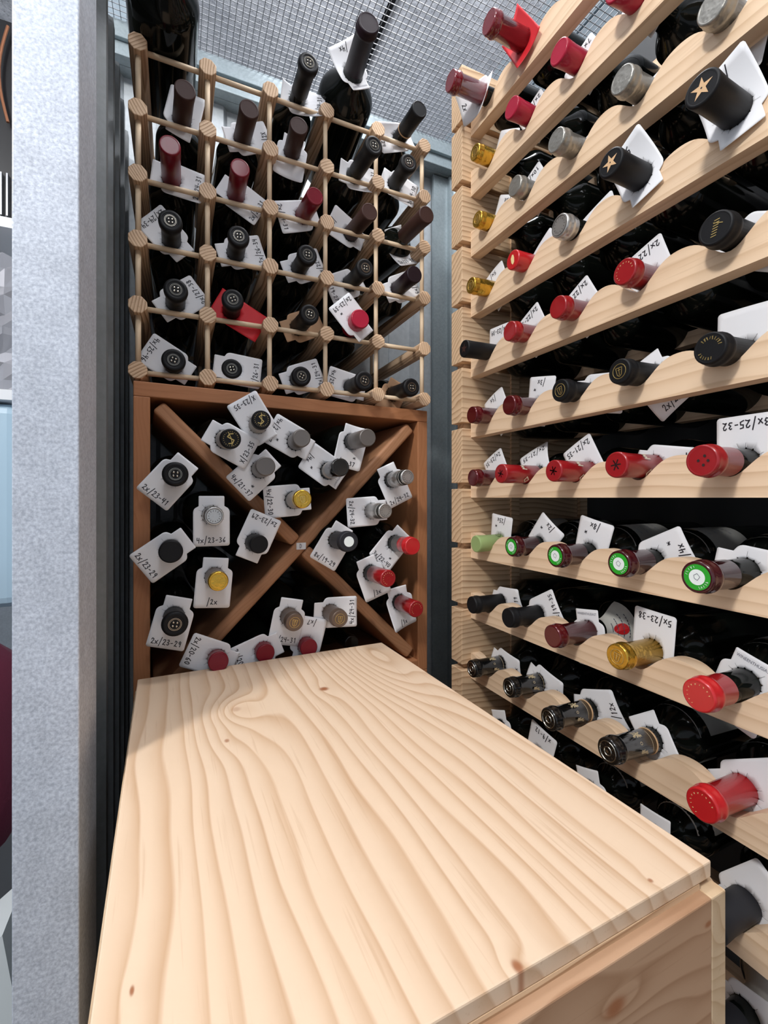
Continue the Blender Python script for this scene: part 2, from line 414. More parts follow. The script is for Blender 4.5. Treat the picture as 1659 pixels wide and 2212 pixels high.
def make_tag(name, label, P, n, theta, text='', bend=6.0, bax=0.3, mat=None, outl=None, star=False, prnt=False, hole=.0145, seed=0, group='paper tags on the bottle necks', tilt=(0, 0)):
    rnd = random.Random(seed); mat = mat or PAPER; outl = outl or OUT_TAG
    up = Vector((0, 0, 1)); n = Vector(n).normalized(); rt = up.cross(n).normalized(); up = n.cross(rt)
    R = Matrix((rt, up, n)).transposed().to_4x4() @ Matrix.Rotation(tilt[0], 4, 'X') @ Matrix.Rotation(tilt[1], 4, 'Y') @ Matrix.Rotation(math.radians(theta), 4, 'Z')
    ba = bax; cb, sb = math.cos(ba), math.sin(ba)
    def bz(x, y):
        s = x*cb + y*sb; return bend*s*s if abs(s) < .08 else 0
    root = bpy.data.objects.new(name, None)
    mb = MB(); K = 5; nA = len(outl)
    slits = [2*PI*i/14 - PI + .1 + rnd.uniform(-.08, .08) for i in range(14)]
    for a, ro in outl:
        sl = min(abs(a-q) for q in slits)
        ri = hole*(1.10 if sl < .035 else 1.0)
        for k in range(K+1):
            rr = ri + (ro-ri)*k/K; x, y = rr*math.cos(a), rr*math.sin(a); mb.v.append((x, y, bz(x, y)))
    for i in range(nA):
        j = (i+1) % nA
        for k in range(K): mb.face([i*(K+1)+k, i*(K+1)+k+1, j*(K+1)+k+1, j*(K+1)+k])
    me = mesh(mb.v, mb.f); me.materials.append(mat)
    o = link(name, me, None, None, True); o.matrix_world = Matrix.Translation(P) @ R
    sm = o.modifiers.new('t', 'SOLIDIFY'); sm.thickness = .00035; sm.offset = -1
    o['label'] = label; o['category'] = 'tag'; o['group'] = group
    tf = lambda x, y: (x, y, bz(x, y)+.0004)
    mb = MB(); used = False
    if text:
        h = .0078; adv = min(.70, .047/(len(text)*h)); wdt = len(text)*h*adv
        write(mb, text, -wdt/2, -.0435, h, tf, .00112, rnd, adv); used = True
    if star: write(mb, '*', .010, -.032, .0078, tf, .0009, rnd); used = True
    for q in slits:
        if rnd.random() < .5:
            r0, r1 = hole*1.02, hole*rnd.uniform(1.2, 1.5)
            ribbon(mb, [(r0*math.cos(q), r0*math.sin(q)), (r1*math.cos(q), r1*math.sin(q))], .00022, tf)
    ink = mb.build('handwriting' if used else 'slit_marks', INK, o)
    if prnt:
        cu = bpy.data.curves.new('t', 'FONT'); cu.body = 'WINEENTHUSIAST'; cu.size = .0048; cu.align_x = 'CENTER'; cu.align_y = 'CENTER'
        to = bpy.data.objects.new('t', cu); C.objects.link(to)
        dg = bpy.context.evaluated_depsgraph_get(); tm = bpy.data.meshes.new_from_object(to.evaluated_get(dg))
        bpy.data.objects.remove(to)
        for v in tm.vertices: v.co.z = bz(v.co.x, v.co.y+.023)+.0005; v.co.x, v.co.y = v.co.x*.82, v.co.y+.0235
        tm.materials.clear(); tm.materials.append(PRINT)
        link('printed_lettering', tm, None, o)
    return o

# ------------------------------------------------------------------ bottles
def body_prof(kind):
    if kind == 'magnum':
        p = [(.010, .012), (.040, .0), (.049, .004), (.052, .012), (.052, .205)]
        for i in range(1, 9): a = i/8; p.append((.052 - (.052-.0165)*(.5-.5*math.cos(PI*a)), .205+.062*a))
        return p + [(.0160, .30), (.0160, .352)], .352
    p = [(.010, .014), (.028, .0), (.035, .003), (.0372, .010), (.0372, .176)]
    for i in range(1, 9): a = i/8; p.append((.0372 - (.0372-.0145)*(.5-.5*math.cos(PI*a)), .176+.038*a))
    return p + [(.0140, .25), (.0135, .297)], .300
GL = {}
for kd in ('std', 'magnum'):
    pf, L = body_prof(kd); q = MB().lathe(pf, 40); me = mesh(q.v, q.f); me.materials.append(GLASS)
    for p in me.polygons: p.use_smooth = len(p.vertices) == 4
    GL[kd] = (me, L)
def cmat(nm, col, rough=.4, metal=0, coat=0, bump=0): return plain('capsule '+nm, col, rough, metal, coat, spec=.22 if rough > .3 and not metal else .5, bump=bump, bscale=120)
CM = {
 'black': cmat('black', (.007, .007, .008), .5), 'blackgloss': cmat('black gloss', (.006, .006, .006), .18, 0, .4),
 'brown': cmat('brown', (.045, .020, .016), .5), 'red': cmat('red', (.29, .008, .011), .28, 0, .4),
 'bright': cmat('bright red', (.50, .012, .016), .3, 0, .4), 'maroon': cmat('maroon', (.095, .004, .007), .22, .2, .5),
 'wine': cmat('glossy wine red', (.16, .006, .012), .14, 0, .8), 'crimson': cmat('crimson', (.36, .010, .035), .35, 0, .3),
 'dkred': cmat('dark red', (.17, .004, .014), .35, 0, .2),
 'gold': cmat('gold', (.62, .38, .055), .25, .9, 0, .5), 'grey': cmat('grey', (.15, .135, .125), .38, .4),
 'pewter': cmat('pewter', (.36, .345, .31), .35, .7, 0, .6), 'silver': cmat('silver', (.55, .54, .52), .3, .8, 0, .3),
 'taupe': cmat('taupe', (.15, .105, .080), .38, .3), 'green': cmat('sage green', (.30, .40, .16), .4),
 'garnet': cmat('garnet', (.050, .004, .007), .22, .1, .5), 'charcoal': cmat('charcoal', (.022, .022, .026), .5),
 'cream': cmat('cream', (.45, .42, .38), .5), 'purple': cmat('dark plum', (.014, .006, .010), .42),
}
EM = {'silver': plain('emblem silver', (.50, .47, .40), .25, 1), 'gold': plain('emblem gold', (.62, .45, .16), .3, .7), 'tan': plain('emblem tan', (.60, .38, .20), .6),
      'grn': plain('emblem green', (.02, .33, .02), .4), 'white': plain('emblem white', (.75, .80, .78), .5), 'dark': plain('emblem dark', (.02, .01, .01), .5),
      'pale': plain('emblem pale gold', (.80, .62, .30), .5)}
def ring(mb, r, w, h, seg=28):
    n = len(mb.v)
    for rr, z in ((r-w, 0), (r-w*.5, h), (r+w*.5, h), (r+w, 0)):
        for i in range(seg): a = 2*PI*i/seg; mb.v.append((rr*math.cos(a), rr*math.sin(a), z))
    for j in range(3):
        for i in range(seg): i2 = (i+1) % seg; mb.face([n+j*seg+i, n+j*seg+i2, n+(j+1)*seg+i2, n+(j+1)*seg+i][::-1])
def disc(mb, r, z, seg=28, cx=0, cy=0, r0=0):
    n = len(mb.v)
    if r0 == 0:
        mb.v += [(cx+r*math.cos(2*PI*i/seg), cy+r*math.sin(2*PI*i/seg), z) for i in range(seg)]; mb.face(range(n, n+seg))
    else:
        for rr in (r0, r): mb.v += [(cx+rr*math.cos(2*PI*i/seg), cy+rr*math.sin(2*PI*i/seg), z) for i in range(seg)]
        for i in range(seg): i2 = (i+1) % seg; mb.face([n+i, n+seg+i, n+seg+i2, n+i2])
def dashes(mb, r, n, z=.0003, w=.0007, l=.0016, a0=0, a1=2*PI, seed=1):
    rnd = random.Random(seed)
    for i in range(n):
        a = a0+(a1-a0)*i/n; c, s = math.cos(a), math.sin(a)
        for k in range(2):
            da = rnd.uniform(-.03, .03); ll = l*rnd.uniform(.6, 1)
            p = (r-ll/2)*math.cos(a+da), (r-ll/2)*math.sin(a+da); q = (r+ll/2)*math.cos(a-da*2), (r+ll/2)*math.sin(a-da*2)
            ribbon(mb, [p, q], w*.6, lambda x, y: (x, y, z))
def emblem(kind, R):
    mb = MB(); mats = None
    if kind == 'studs':
        ring(mb, R*.60, .0004, .0006); ring(mb, R*.50, .0003, .0005)
        for i in range(4):
            a = PI/4+i*PI/2; M = Matrix.Translation((R*.25*math.cos(a), R*.25*math.sin(a), 0))
            mb.lathe([(R*.115, 0), (R*.10, .0006), (R*.05, .0010)], 10, M)
        return mb, [EM['silver']]
    if kind == 'star':
        pts = []
        for i in range(10): a = PI/2+i*PI/5; rr = R*(.72 if i % 2 == 0 else .27); pts.append((rr*math.cos(a), rr*math.sin(a)))
        n = len(mb.v); mb.v += [(0, 0, .0004)] + [(x, y, .0004) for x, y in pts]
        for i in range(10): mb.face([n, n+1+i, n+1+(i+1) % 10])
        mb.cur = 1; disc(mb, R*.06, .0006, 10); return mb, [EM['tan'], EM['dark']]
    if kind == 'darkstar':
        m2, _ = emblem('star', R); return m2, [CM['brown'], EM['dark']]
    if kind == 'ringtext':
        dashes(mb, R*.66, 16, seed=3); return mb, [EM['gold']]
    if kind == 'arctext':
        dashes(mb, R*.68, 9, a0=.3, a1=2.6, w=.0012, l=.0030, seed=5); dashes(mb, R*.68, 6, a0=3.6, a1=5.2, w=.0012, l=.0026, seed=6); return mb, [EM['gold']]
    if kind == 'script':
        pts = [(.35, .5), (0, .55), (-.3, .3), (0, .02), (.28, -.2), (.05, -.5), (-.35, -.45)]
        ribbon(mb, [(x*R, y*R) for x, y in pts], .0014, lambda x, y: (x, y, .0004))
        ribbon(mb, [(-.1*R, .75*R), (.05*R, 0), (-.05*R, -.7*R)], .0009, lambda x, y: (x, y, .0005)); dashes(mb, R*.78, 22, l=.0011, seed=9); return mb, [EM['gold']]
    if kind == 'ladder':
        for i in range(7): y = R*(-.5+i*.16); ribbon(mb, [(-R*.13+y*.2, y), (R*.17+y*.2, y+.0003)], .0008, lambda x, y: (x, y, .0004))
        ribbon(mb, [(-R*.1, R*.35), (R*.45, R*.15)], .0008, lambda x, y: (x, y, .0004)); return mb, [EM['gold']]
    if kind == 'flower':
        for i in range(6): a = i*PI/3+.2; ribbon(mb, [(R*.15*math.cos(a), R*.15*math.sin(a)), (R*.6*math.cos(a+.2), R*.6*math.sin(a+.2))], .0020, lambda x, y: (x, y, .0005))
        ring(mb, R*.86, .0005, .0006); return mb, [CM['gold']]
    if kind == 'crest':
        ring(mb, R*.62, .0004, .0005)
        for s_ in ([(-.3, .3), (.3, .3), (.2, -.3), (0, -.45), (-.2, -.3), (-.3, .3)], [(-.1, .1), (.12, .12)], [(0, .3), (0, -.3)]): ribbon(mb, [(x*R, y*R) for x, y in s_], .0009, lambda x, y: (x, y, .0004))
        return mb, [EM['gold']]
    if kind == 'seal':
        disc(mb, R*.86, .0003, 32, r0=R*.5); mb.cur = 1; disc(mb, R*.52, .0004, 32)
        dashes(mb, R*.69, 5, z=.0006, a0=1.9, a1=3.3, seed=4, l=.0022); dashes(mb, R*.69, 5, z=.0006, a0=5.0, a1=6.2, seed=8, l=.0022)
        mb.cur = 2; ribbon(mb, [(-.2*R, .1*R), (0, .25*R), (.2*R, .05*R), (.05*R, -.2*R), (-.15*R, -.1*R), (-.2*R, .1*R)], .0005, lambda x, y: (x, y, .0006))
        return mb, [EM['grn'], EM['white'], PRINT]
    if kind == 'whitedisc':
        disc(mb, R*.56, .0004); return mb, [EM['white']]
    if kind == 'fleck':
        pts = [(.0, .62), (.22, .5), (.3, .1), (.22, -.4), (-.05, -.6), (-.25, -.3), (-.28, .25)]
        n = len(mb.v); mb.v += [(x*R, y*R, .0004) for x, y in pts]; mb.face(range(n, n+len(pts))); return mb, [EM['pale']]
    if kind == 'dots':
        for x, y in ((.1, .35), (.4, .1), (.2, -.25), (-.2, -.05)): disc(mb, R*.10, .0004, 8, x*R, y*R)
        return mb, [EM['dark']]
    if kind == 'blotch':
        dashes(mb, R*.25, 6, w=.0024, l=.006, seed=12); return mb, [EM['dark']]
    if kind == 'bosses':
        dashes(mb, R*.62, 14, w=.0010, l=.0020, z=.0005, seed=15); ring(mb, R*.86, .0005, .0007); return mb, [CM['grey']]
    if kind == 'script2':
        dashes(mb, R*.72, 11, w=.0007, l=.0013, a0=.4, a1=4.6, seed=21); return mb, [EM['pale']]
    if kind == 'tuned':
        ring(mb, R*.80, .0008, .0008); ring(mb, R*.35, .0008, .0008); disc(mb, R*.14, .0009, 10); dashes(mb, R*.58, 10, w=.001, l=.002, z=.0006, seed=3); return mb, [EM['silver']]
    return None, None
EC = {}
CC = {}
def capsule_mesh(R, ln, L, style, mat, band):
    key = (round(R, 4), round(ln, 3), L, style, mat, band)
    if key in CC: return CC[key]
    cols = mat.split('|'); z1 = L + .0015; z0 = L - ln; nr = max(.0146 if L < .32 else .0170, R*.93)
    if style == 'flare':      # flanged lip under a straight collar
        p = [(nr-.001, z0), (nr, z0+.001), (nr*.97, z1-.030), (nr*.99, z1-.019), (R*1.06, z1-.012), (R*1.09, z1-.006), (R*1.06, z1-.0022), (R*.98, z1-.0004), (R*.74, z1), (R*.70, z1-.0006)]
    elif style == 'plain':
        p = [(nr-.001, z0), (nr, z0+.001), (nr*1.0, z1-.02), (R, z1-.003), (R*.97, z1-.0008), (R*.86, z1), (R*.80, z1-.0005)]
    else:                     # lip: a rounded lip ring
        p = [(nr-.001, z0), (nr, z0+.001), (nr*.97, z1-.018), (R*1.0, z1-.0165), (R*1.05, z1-.013), (R*1.05, z1-.010), (R*.99, z1-.0085), (R*1.0, z1-.004), (R*.97, z1-.0012), (R*.88, z1), (R*.82, z1-.0006)]
    if len(cols) == 3:
        zt3 = z1 - float(cols[2]); p2 = []
        for a, b2 in zip(p, p[1:]):
            p2.append(a)
            if a[1] < zt3 < b2[1]: t3 = (zt3-a[1])/(b2[1]-a[1]); p2.append((a[0]+(b2[0]-a[0])*t3, zt3))
        p = p2 + [p[-1]]
    q = MB().lathe(p, 32); mats = [CM[cols[0]]]
    if len(cols) == 3:
        mats.append(CM[cols[1]])
        for fi, fc in enumerate(q.f):
            if sum(q.v[i].z if hasattr(q.v[i], 'z') else q.v[i][2] for i in fc)/len(fc) < zt3: q.m[fi] = 1
    if band:
        q.cur = len(mats); q.lathe([(nr+.0002, z0+.0035), (nr+.0006, z0+.004), (nr+.0006, z0+.0055), (nr+.0002, z0+.006)], 32); mats.append(EM['tan'])
    me = mesh(q.v, q.f, q.m, mats)
    for p_ in me.polygons: p_.use_smooth = len(p_.vertices) == 4
    CC[key] = (me, z1-.0006, p[-1][0]); return CC[key]
LBL = plain('wine label', (.52, .51, .47), .7); LBLD = plain('grey label', (.24, .24, .23), .7)
NB = 0
def make_bottle(tip, far, R, cap, em, label, group, style='lip', ln=.055, band=False, kind='std', lbl=None, spin=0, side=None):
    """tip: end of the neck; far: any point further down the axis"""
    global NB
    NB += 1
    me, L = GL[kind]; tip = Vector(tip); far = Vector(far); d = (tip-far).normalized()
    base = tip - d*(L+.0015)
    root = thing('wine_bottle' if kind == 'std' else 'magnum_bottle', label, 'bottle', base, group)
    up = Vector((0, 0, 1)); rt = up.cross(d).normalized(); u2 = d.cross(rt)
    root.matrix_world = Matrix.Translation(base) @ Matrix((rt, u2, d)).transposed().to_4x4()
    link('glass_body', me, None, root)
    cm, zt, Rt = capsule_mesh(R, ln, L, style, cap, band)
    co = link('capsule', cm, None, root)
    if em:
        k = (em, round(Rt/.8 if em in ('studs',) else Rt*1.12, 4))
        if k not in EC:
            q, mats = emblem(em, k[1]); EC[k] = mesh(q.v, q.f, q.m, mats)
        eo = link('capsule_emblem', EC[k], None, co); eo.location = (0, 0, zt+.0001); eo.rotation_euler = (0, 0, spin)
    if side:
        q = MB(); rr = Rt/.86*1.03 + .0003 if style == 'lip' else Rt/.8 + .0003
        for (za, aa, wd_, shp) in side[1]:
            for st3 in shp:
                def tf3(x, y, za=za, aa=aa): return (rr*math.cos(aa+x/rr), rr*math.sin(aa+x/rr), zt-za+y)
                pts = []
                for p0_, p1_ in zip(st3, st3[1:]):
                    for t3 in range(3): pts.append((p0_[0]+(p1_[0]-p0_[0])*t3/3, p0_[1]+(p1_[1]-p0_[1])*t3/3))
                pts.append(st3[-1]); ribbon(q, pts, wd_, tf3)
        q.build('capsule_print', side[0], co)
    if lbl:
        z0, z1, a0, a1, mm = lbl[:5]; q = MB(); nseg = 14
        def rad(z):
            if z <= .176: return .0376
            if z >= .214: return .0149
            return .0004+.0372 - (.0372-.0145)*(.5-.5*math.cos(PI*(z-.176)/.038))
        for i in range(nseg+1):
            a = a0+(a1-a0)*i/nseg
            for j in range(7): z = z0+(z1-z0)*j/6; rr = rad(z); q.v.append((rr*math.cos(a), rr*math.sin(a), z))
        for i in range(nseg):
            for j in range(6): q.face([i*7+j, (i+1)*7+j, (i+1)*7+j+1, i*7+j+1])
        lo = q.build('paper_label', mm, root, True)
        q = MB()
        for j in range(4):
            zz = z0+(z1-z0)*(.25+.16*j); rr = rad(zz)+.0004; am = (a0+a1)/2; wa = (a1-a0)*.5*random.uniform(.25, .6)
            for i in range(8):
                b0, b1 = am-wa+2*wa*i/8, am-wa+2*wa*(i+.7)/8; n = len(q.v)
                for z in (zz, zz+.0018):
                    q.v += [(rr*math.cos(b0), rr*math.sin(b0), z), (rr*math.cos(b1), rr*math.sin(b1), z)]
                q.face([n, n+1, n+3, n+2])
        q.build('printed_lines', PRINT, lo)
        if len(lbl) > 5:
            q = MB(); am = lbl[5]; zc = (z0+z1)/2; n = 0
            for i in range(20):
                a = 2*PI*i/20; z = zc+.0075*math.sin(a); rr = rad(zc+.0075*math.sin(a))+.0007; aa = am+.0075*math.cos(a)/rad(zc); q.v.append((rr*math.cos(aa), rr*math.sin(aa), z))
            q.face(range(20)); q.build('red_seal', CM['bright'], lo)
    return root

def scrib(n, w_, h_, seed):
    rn = random.Random(seed); return [[(rn.uniform(-w_, w_), rn.uniform(-h_, h_)) for _ in range(3)] for _ in range(n)]
def circ(r_, n=10): return [[(r_*math.cos(2*PI*i/n), r_*math.sin(2*PI*i/n)) for i in range(n+1)]]
SIDE = {
 'ornate': (plain('antique gold print', (.50, .40, .24), .5), [(.040, 1.25, .0011, scrib(7, .004, .007, 1)), (.044, -.15, .0011, scrib(7, .0035, .006, 2)), (.040, .55, .0006, circ(.0016)), (.058, .6, .0006, [[(-.012, 0), (0, 0), (.012, 0)]])]),
 'crown': (plain('cream print', (.62, .52, .40), .5), [(.036, .75, .0016, [[(-.004, -.004), (-.0035, .004), (-.0015, 0), (0, .0045), (.0015, 0), (.0035, .004), (.004, -.004)]]), (.040, -.65, .0015, [[(-.005, 0), (0, .004), (.005, 0), (0, -.004), (-.005, 0)]])]),
 'logo': (plain('dark green print', (.05, .09, .03), .5), [(.044, 1.1, .0012, [[(.003, .003), (0, .0045), (-.0035, .002), (-.0035, -.002), (0, -.0045), (.003, -.003)], [(-.001, 0), (.003, 0)]])]),
}
ROWN = ['top', 'second', 'middle', 'fourth', 'bottom']
COLN = ['leftmost', 'second', 'middle', 'fourth', 'rightmost']
CAPN = {'black': 'black', 'blackgloss': 'shiny black', 'brown': 'dark brown', 'red': 'red', 'bright': 'bright red', 'maroon': 'dark red', 'wine': 'glossy wine-red',
        'crimson': 'crimson', 'dkred': 'dull dark red', 'gold': 'gold', 'grey': 'grey', 'pewter': 'crinkled pewter', 'silver': 'silver', 'taupe': 'taupe', 'green': 'sage green',
        'garnet': 'garnet', 'charcoal': 'charcoal', 'cream': 'cream', 'purple': 'dark plum'}
def lsq(u, v, ax, i0, i1):
    r_ = ray(u, v); d = (r_[i0]*ax[0] + r_[i1]*ax[1])/(r_[i0]**2 + r_[i1]**2)
    return r_*d

# ---- peg rack bottles: row, col, tip px, R, capsule, emblem, style, len, band, tag(text,theta,dy,mat,star,bend,bax)
PB = [
 (0,0,400,193,.0155,'brown',None,'plain',.082,0,('',168,.827,None,0,3,.6)),
 (0,1,539,235,.0155,'brown',None,'plain',.082,0,('/2X',112,.827,None,0,5,.9)),
 (0,2,646,271,.0155,'brown',None,'plain',.082,0,('',-10,.827,None,0,6,0)),
 (0,3,809,313,.0155,'black','studs','flare',.074,0,('2x/24-31',88,.827,None,0,7,.8)),
 (0,4,884,350,.0155,'black','studs','flare',.074,0,('2x/24-30',72,.827,None,0,4,.3)),
 (1,0,367,313,.0150,'dkred',None,'plain',.078,0,('2x/24-31',82,.827,None,0,3,.5)),
 (1,1,519,362,.0150,'dkred',None,'plain',.078,0,('2x/24-31',62,.827,None,0,2,.2)),
 (1,2,681,423,.0150,'dkred',None,'plain',.078,0,('2x/24-31',-70,.827,None,0,2,.5)),
 (1,3,799,457,.0155,'brown',None,'plain',.082,0,('/2',-112,.845,None,0,4,.5)),
 (1,4,922,463,.0155,'brown',None,'plain',.082,0,('2x/24-31',25,.840,None,0,9,1.2)),
 (2,0,368,476,.0158,'black','studs','flare',.074,0,('2x/24-34',-135,.827,None,0,2,.5)),
 (2,1,516,509,.0158,'black','studs','flare',.074,0,('2x/26-34',108,.827,None,0,2,.5)),
 (2,2,665,549,.0158,'black','studs','flare',.074,0,('2x/22-34',115,.827,None,0,3,.2)),
 (2,3,790,578,.0155,'black','studs','flare',.074,0,('4x/19-27',-62,.840,None,0,4,.2)),
 (2,4,896,592,.0158,'purple',None,'plain',.078,1,('6x/21-34',118,.827,None,0,2,.2)),
 (3,0,380,625,.0162,'black','studs','flare',.074,0,('2x/27-38',128,.827,None,0,2,.5)),
 (3,1,503,646,.0160,'black','studs','flare',.074,0,('card',62,.829,'red',0,1,.5)),
 (3,2,670,678,.0155,'black','studs','flare',.074,0,('',115,.840,'kraft',0,2,.5)),
 (3,3,779,688,.0172,'crimson',None,'plain',.055,0,('2x/23-39',-137,.785,None,1,0,0)),
 (4,0,375,777,.0165,'black','studs','flare',.074,0,('4x/25-46',-120,.827,None,0,1,.5)),
 (4,1,501,796,.0160,'black','studs','flare',.074,0,('X/26-31',84,.827,None,0,1,.5)),
 (4,2,652,812,.0160,'black','studs','flare',.074,0,('2x/24-31',112,.827,None,0,1,.5)),
 (4,3,788,822,.0160,'black','studs','flare',.074,0,('4x/25-31',-100,.827,None,0,2,.5)),
 (4,4,890,836,.0158,'black','studs','flare',.074,0,('',-25,.850,'kraft',0,3,.5)),
]
MATS = {None: None, 'red': REDCARD, 'kraft': KRAFT}
def at_y(a, b, Y): return a + (b-a)*((Y-a.y)/(b.y-a.y))
for n, (rw, cl, u, v, R, cap, em, sty, ln, band, tg) in enumerate(PB):
    zc = PZ0 + (4-rw)*PP + .0205; xc = PX0 + (cl+.5)*PP
    tip = lsq(u, v, (xc, zc), 0, 2); far = Vector((xc, 1.02, zc+.001))
    desc = CAPN[cap] + (' studded' if em == 'studs' else '') + ' capsule'
    make_bottle(tip, far, R, cap, em, f'bottle with {desc}, {ROWN[rw]} row and {COLN[cl]} column of the peg rack', 'bottles lying in the peg rack', sty, ln, bool(band), spin=random.uniform(-.5, .5))
    tx, th, ty, mt, st, bd, bx = tg; card = tx == 'card'
    P = at_y(tip, far, ty); txt = '' if card else tx
    colr = 'plain red card' if card else 'brown kraft paper tag' if mt == 'kraft' else 'white paper tag'
    lab = f'{colr}' + (f' reading {txt}' if txt else '') + f', {ROWN[rw]} row and {COLN[cl]} column of the peg rack'
    make_tag('neck_tag', lab, P, (far-tip)*-1, th, txt, bd, bx, MATS[mt], OUT_CARD if card else None, bool(st), seed=n)
# ---- bottles lying on top of the peg rack
zt_ = PZ0 + 5*PP
def top_bottle(u, v, xc, R, cap, em, sty, ln, band, label, tlabel, th, txt, bd, bx, kind='std', zc=None, prnt=False, ty=.827):
    zc = zc or zt_+.0205; tip = lsq(u, v, (xc, zc), 0, 2); far = Vector((xc, 1.02, zc))
    make_bottle(tip, far, R, cap, em, label, 'bottles on top of the peg rack', sty, ln, band, kind)
    if tlabel: make_tag('neck_tag', tlabel, at_y(tip, far, ty), (far-tip)*-1, th, txt, bd, bx, prnt=prnt, seed=len(label), hole=.0165 if kind != 'std' else .0145)
top_bottle(668, 134, .200, .0158, 'black', 'studs', 'flare', .062, False, 'bottle with black studded capsule lying on the peg rack left of the big magnum', 'white tag on the black-capped bottle atop the rack left of the magnum', 85, '2x/24-31', 9, 1.0)
top_bottle(907, 235, .403, .0155, 'black', None, 'plain', .060, True, 'bottle with matt black gold-banded capsule lying on the right top corner of the peg rack', 'curled white tag on the rightmost bottle atop the peg rack', -70, '2x/24', 9, .2)
mtip = ray(797, 48)*.733; mfar = Vector((.2977, .86, .760))
make_bottle(mtip, mfar, .0180, 'purple', None, 'large black magnum with long plum capsule lying on top of the peg rack', 'bottles on top of the peg rack', 'lip', .085, False, 'magnum')
make_tag('neck_tag', 'white tag with printed tab hanging on the magnum neck below the wire mesh', at_y(mtip, mfar, .772), (mfar-mtip)*-1, -150, '/4x', 6, .9, prnt=True, seed=3, hole=.0172)
mtip = Vector((-.016, .625, .760)); mfar = Vector((-.019, .9, .760))
make_bottle(mtip, mfar, .0180, 'black', None, 'large black magnum lying on the top left corner of the peg rack', 'bottles on top of the peg rack', 'lip', .085, False, 'magnum')

# ---- diamond rack bottles: tip px, base px(or None), R, cap, em, style, text, theta, star, quadrant, capsule len, print
CBD = [
 ('N',379,1024,None,.0165,'black','studs','flare','2x/23-41',-40,0,'L'),
 ('O',463,1115,None,.0142,'silver','bosses','lip','4x/23-36',0,0,'L'),
 ('P',369,1192,None,.0165,'black',None,'plain','2x/23-29',-55,0,'L'),
 ('Q',560,1176,(551,1173),.0146,'black',None,'plain','2x/23-29',156,0,'L'),
 ('R',472,1256,(467,1244),.0146,'gold|taupe|.010','flower','plain','/2x',-5,0,'L'),
 ('S',378,1349,(380,1331),.0165,'black','studs','flare','2x/23-29',-15,0,'L'),
 ('A',565,906,(558,921),.0145,'black|cream|.014','script','plain','X/23-35',-147,0,'T'),
 ('B',499,948,(496,965),.0148,'black|cream|.014','script','plain','X/23-35',62,0,'T'),
 ('C',652,946,(632,960),.0142,'grey',None,'plain','4x/21-37',-118,1,'T'),
 ('D',574,1007,(562,1021),.0150,'grey',None,'plain','4x/21-37',-47,1,'T'),
 ('F',736,1009,(703,1022),.0152,'blackgloss|cream|.044',None,'plain','/4x',-124,1,'T'),
 ('E',795,945,(764,964),.0150,'grey',None,'plain','/21-37',-14,1,'T'),
 ('G',654,1078,(631,1085),.0146,'gold|cream|.012','crest','plain','4x/22-30',-85,0,'T'),
 ('H',881,1030,(845,1030),.0132,'silver','bosses','lip','2x/24-32',25,0,'R'),
 ('I',833,1104,(806,1103),.0135,'silver','bosses','lip','2x/24-32',-86,0,'R'),
 ('J',754,1170,(720,1157),.0168,'charcoal','whitedisc','lip','8x/19-29',-32,0,'R'),
 ('K',892,1180,(854,1178),.0158,'bright|grey|.034',None,'lip','3x/22-40',-42,1,'R'),
 ('L',839,1250,(801,1244),.0150,'red','script2','plain','/3x',20,0,'R'),
 ('M',900,1316,(863,1306),.0150,'red','script2','plain','/3x',14,0,'R'),
 ('U',637,1345,(627,1332),.0150,'taupe','crest','lip','4x/24-31',-12,0,'B'),
 ('V',735,1337,(717,1322),.0148,'taupe','crest','lip','4x/24-31',88,0,'B'),
 ('W',472,1430,(470,1424),.0150,'dkred',None,'plain','2x/20-60',-115,0,'B'),
 ('X',574,1412,(571,1404),.0150,'dkred',None,'plain','2x/20-60',-70,0,'B'),
 ('Y',668,1400,(662,1392),.0150,'dkred',None,'plain','/x7',165,0,'B'),
 ('Z',760,1390,None,.0150,'blackgloss',None,'lip',None,0,0,'B'),
]
CW_ = {'N': 'uppermost in the left diamond', 'O': 'right of the uppermost one in the left diamond', 'P': 'leftmost, at the height of the D label',
 'Q': 'just left of the D label', 'R': 'lower right in the left diamond', 'S': 'lowest in the left diamond', 'A': 'highest in the top diamond', 'B': 'leftmost in the top diamond',
 'C': 'in the centre of the top diamond', 'D': 'at the left divider above the gold one, top diamond', 'F': 'at the right divider, top diamond', 'E': 'rightmost in the top diamond',
 'G': 'lowest in the top diamond', 'H': 'uppermost in the right diamond', 'I': 'second from the top of the right diamond', 'J': 'just right of the D label',
 'K': 'right of the D label, against the right panel', 'L': 'second lowest in the right diamond', 'M': 'lowest in the right diamond', 'U': 'left of the upper two in the bottom diamond',
 'V': 'right of the upper two in the bottom diamond', 'W': 'leftmost behind the crate edge', 'X': 'second from left behind the crate edge', 'Y': 'third from left behind the crate edge',
 'Z': 'just above the crate back corner'}
cubeM = Matrix.Translation((-.059, .790, -.352)) @ Matrix.Rotation(ca, 4, 'Z'); cubeI = cubeM.inverted()
def frontY(x): return .790 + (x+.059)*math.tan(ca)
tips = {}
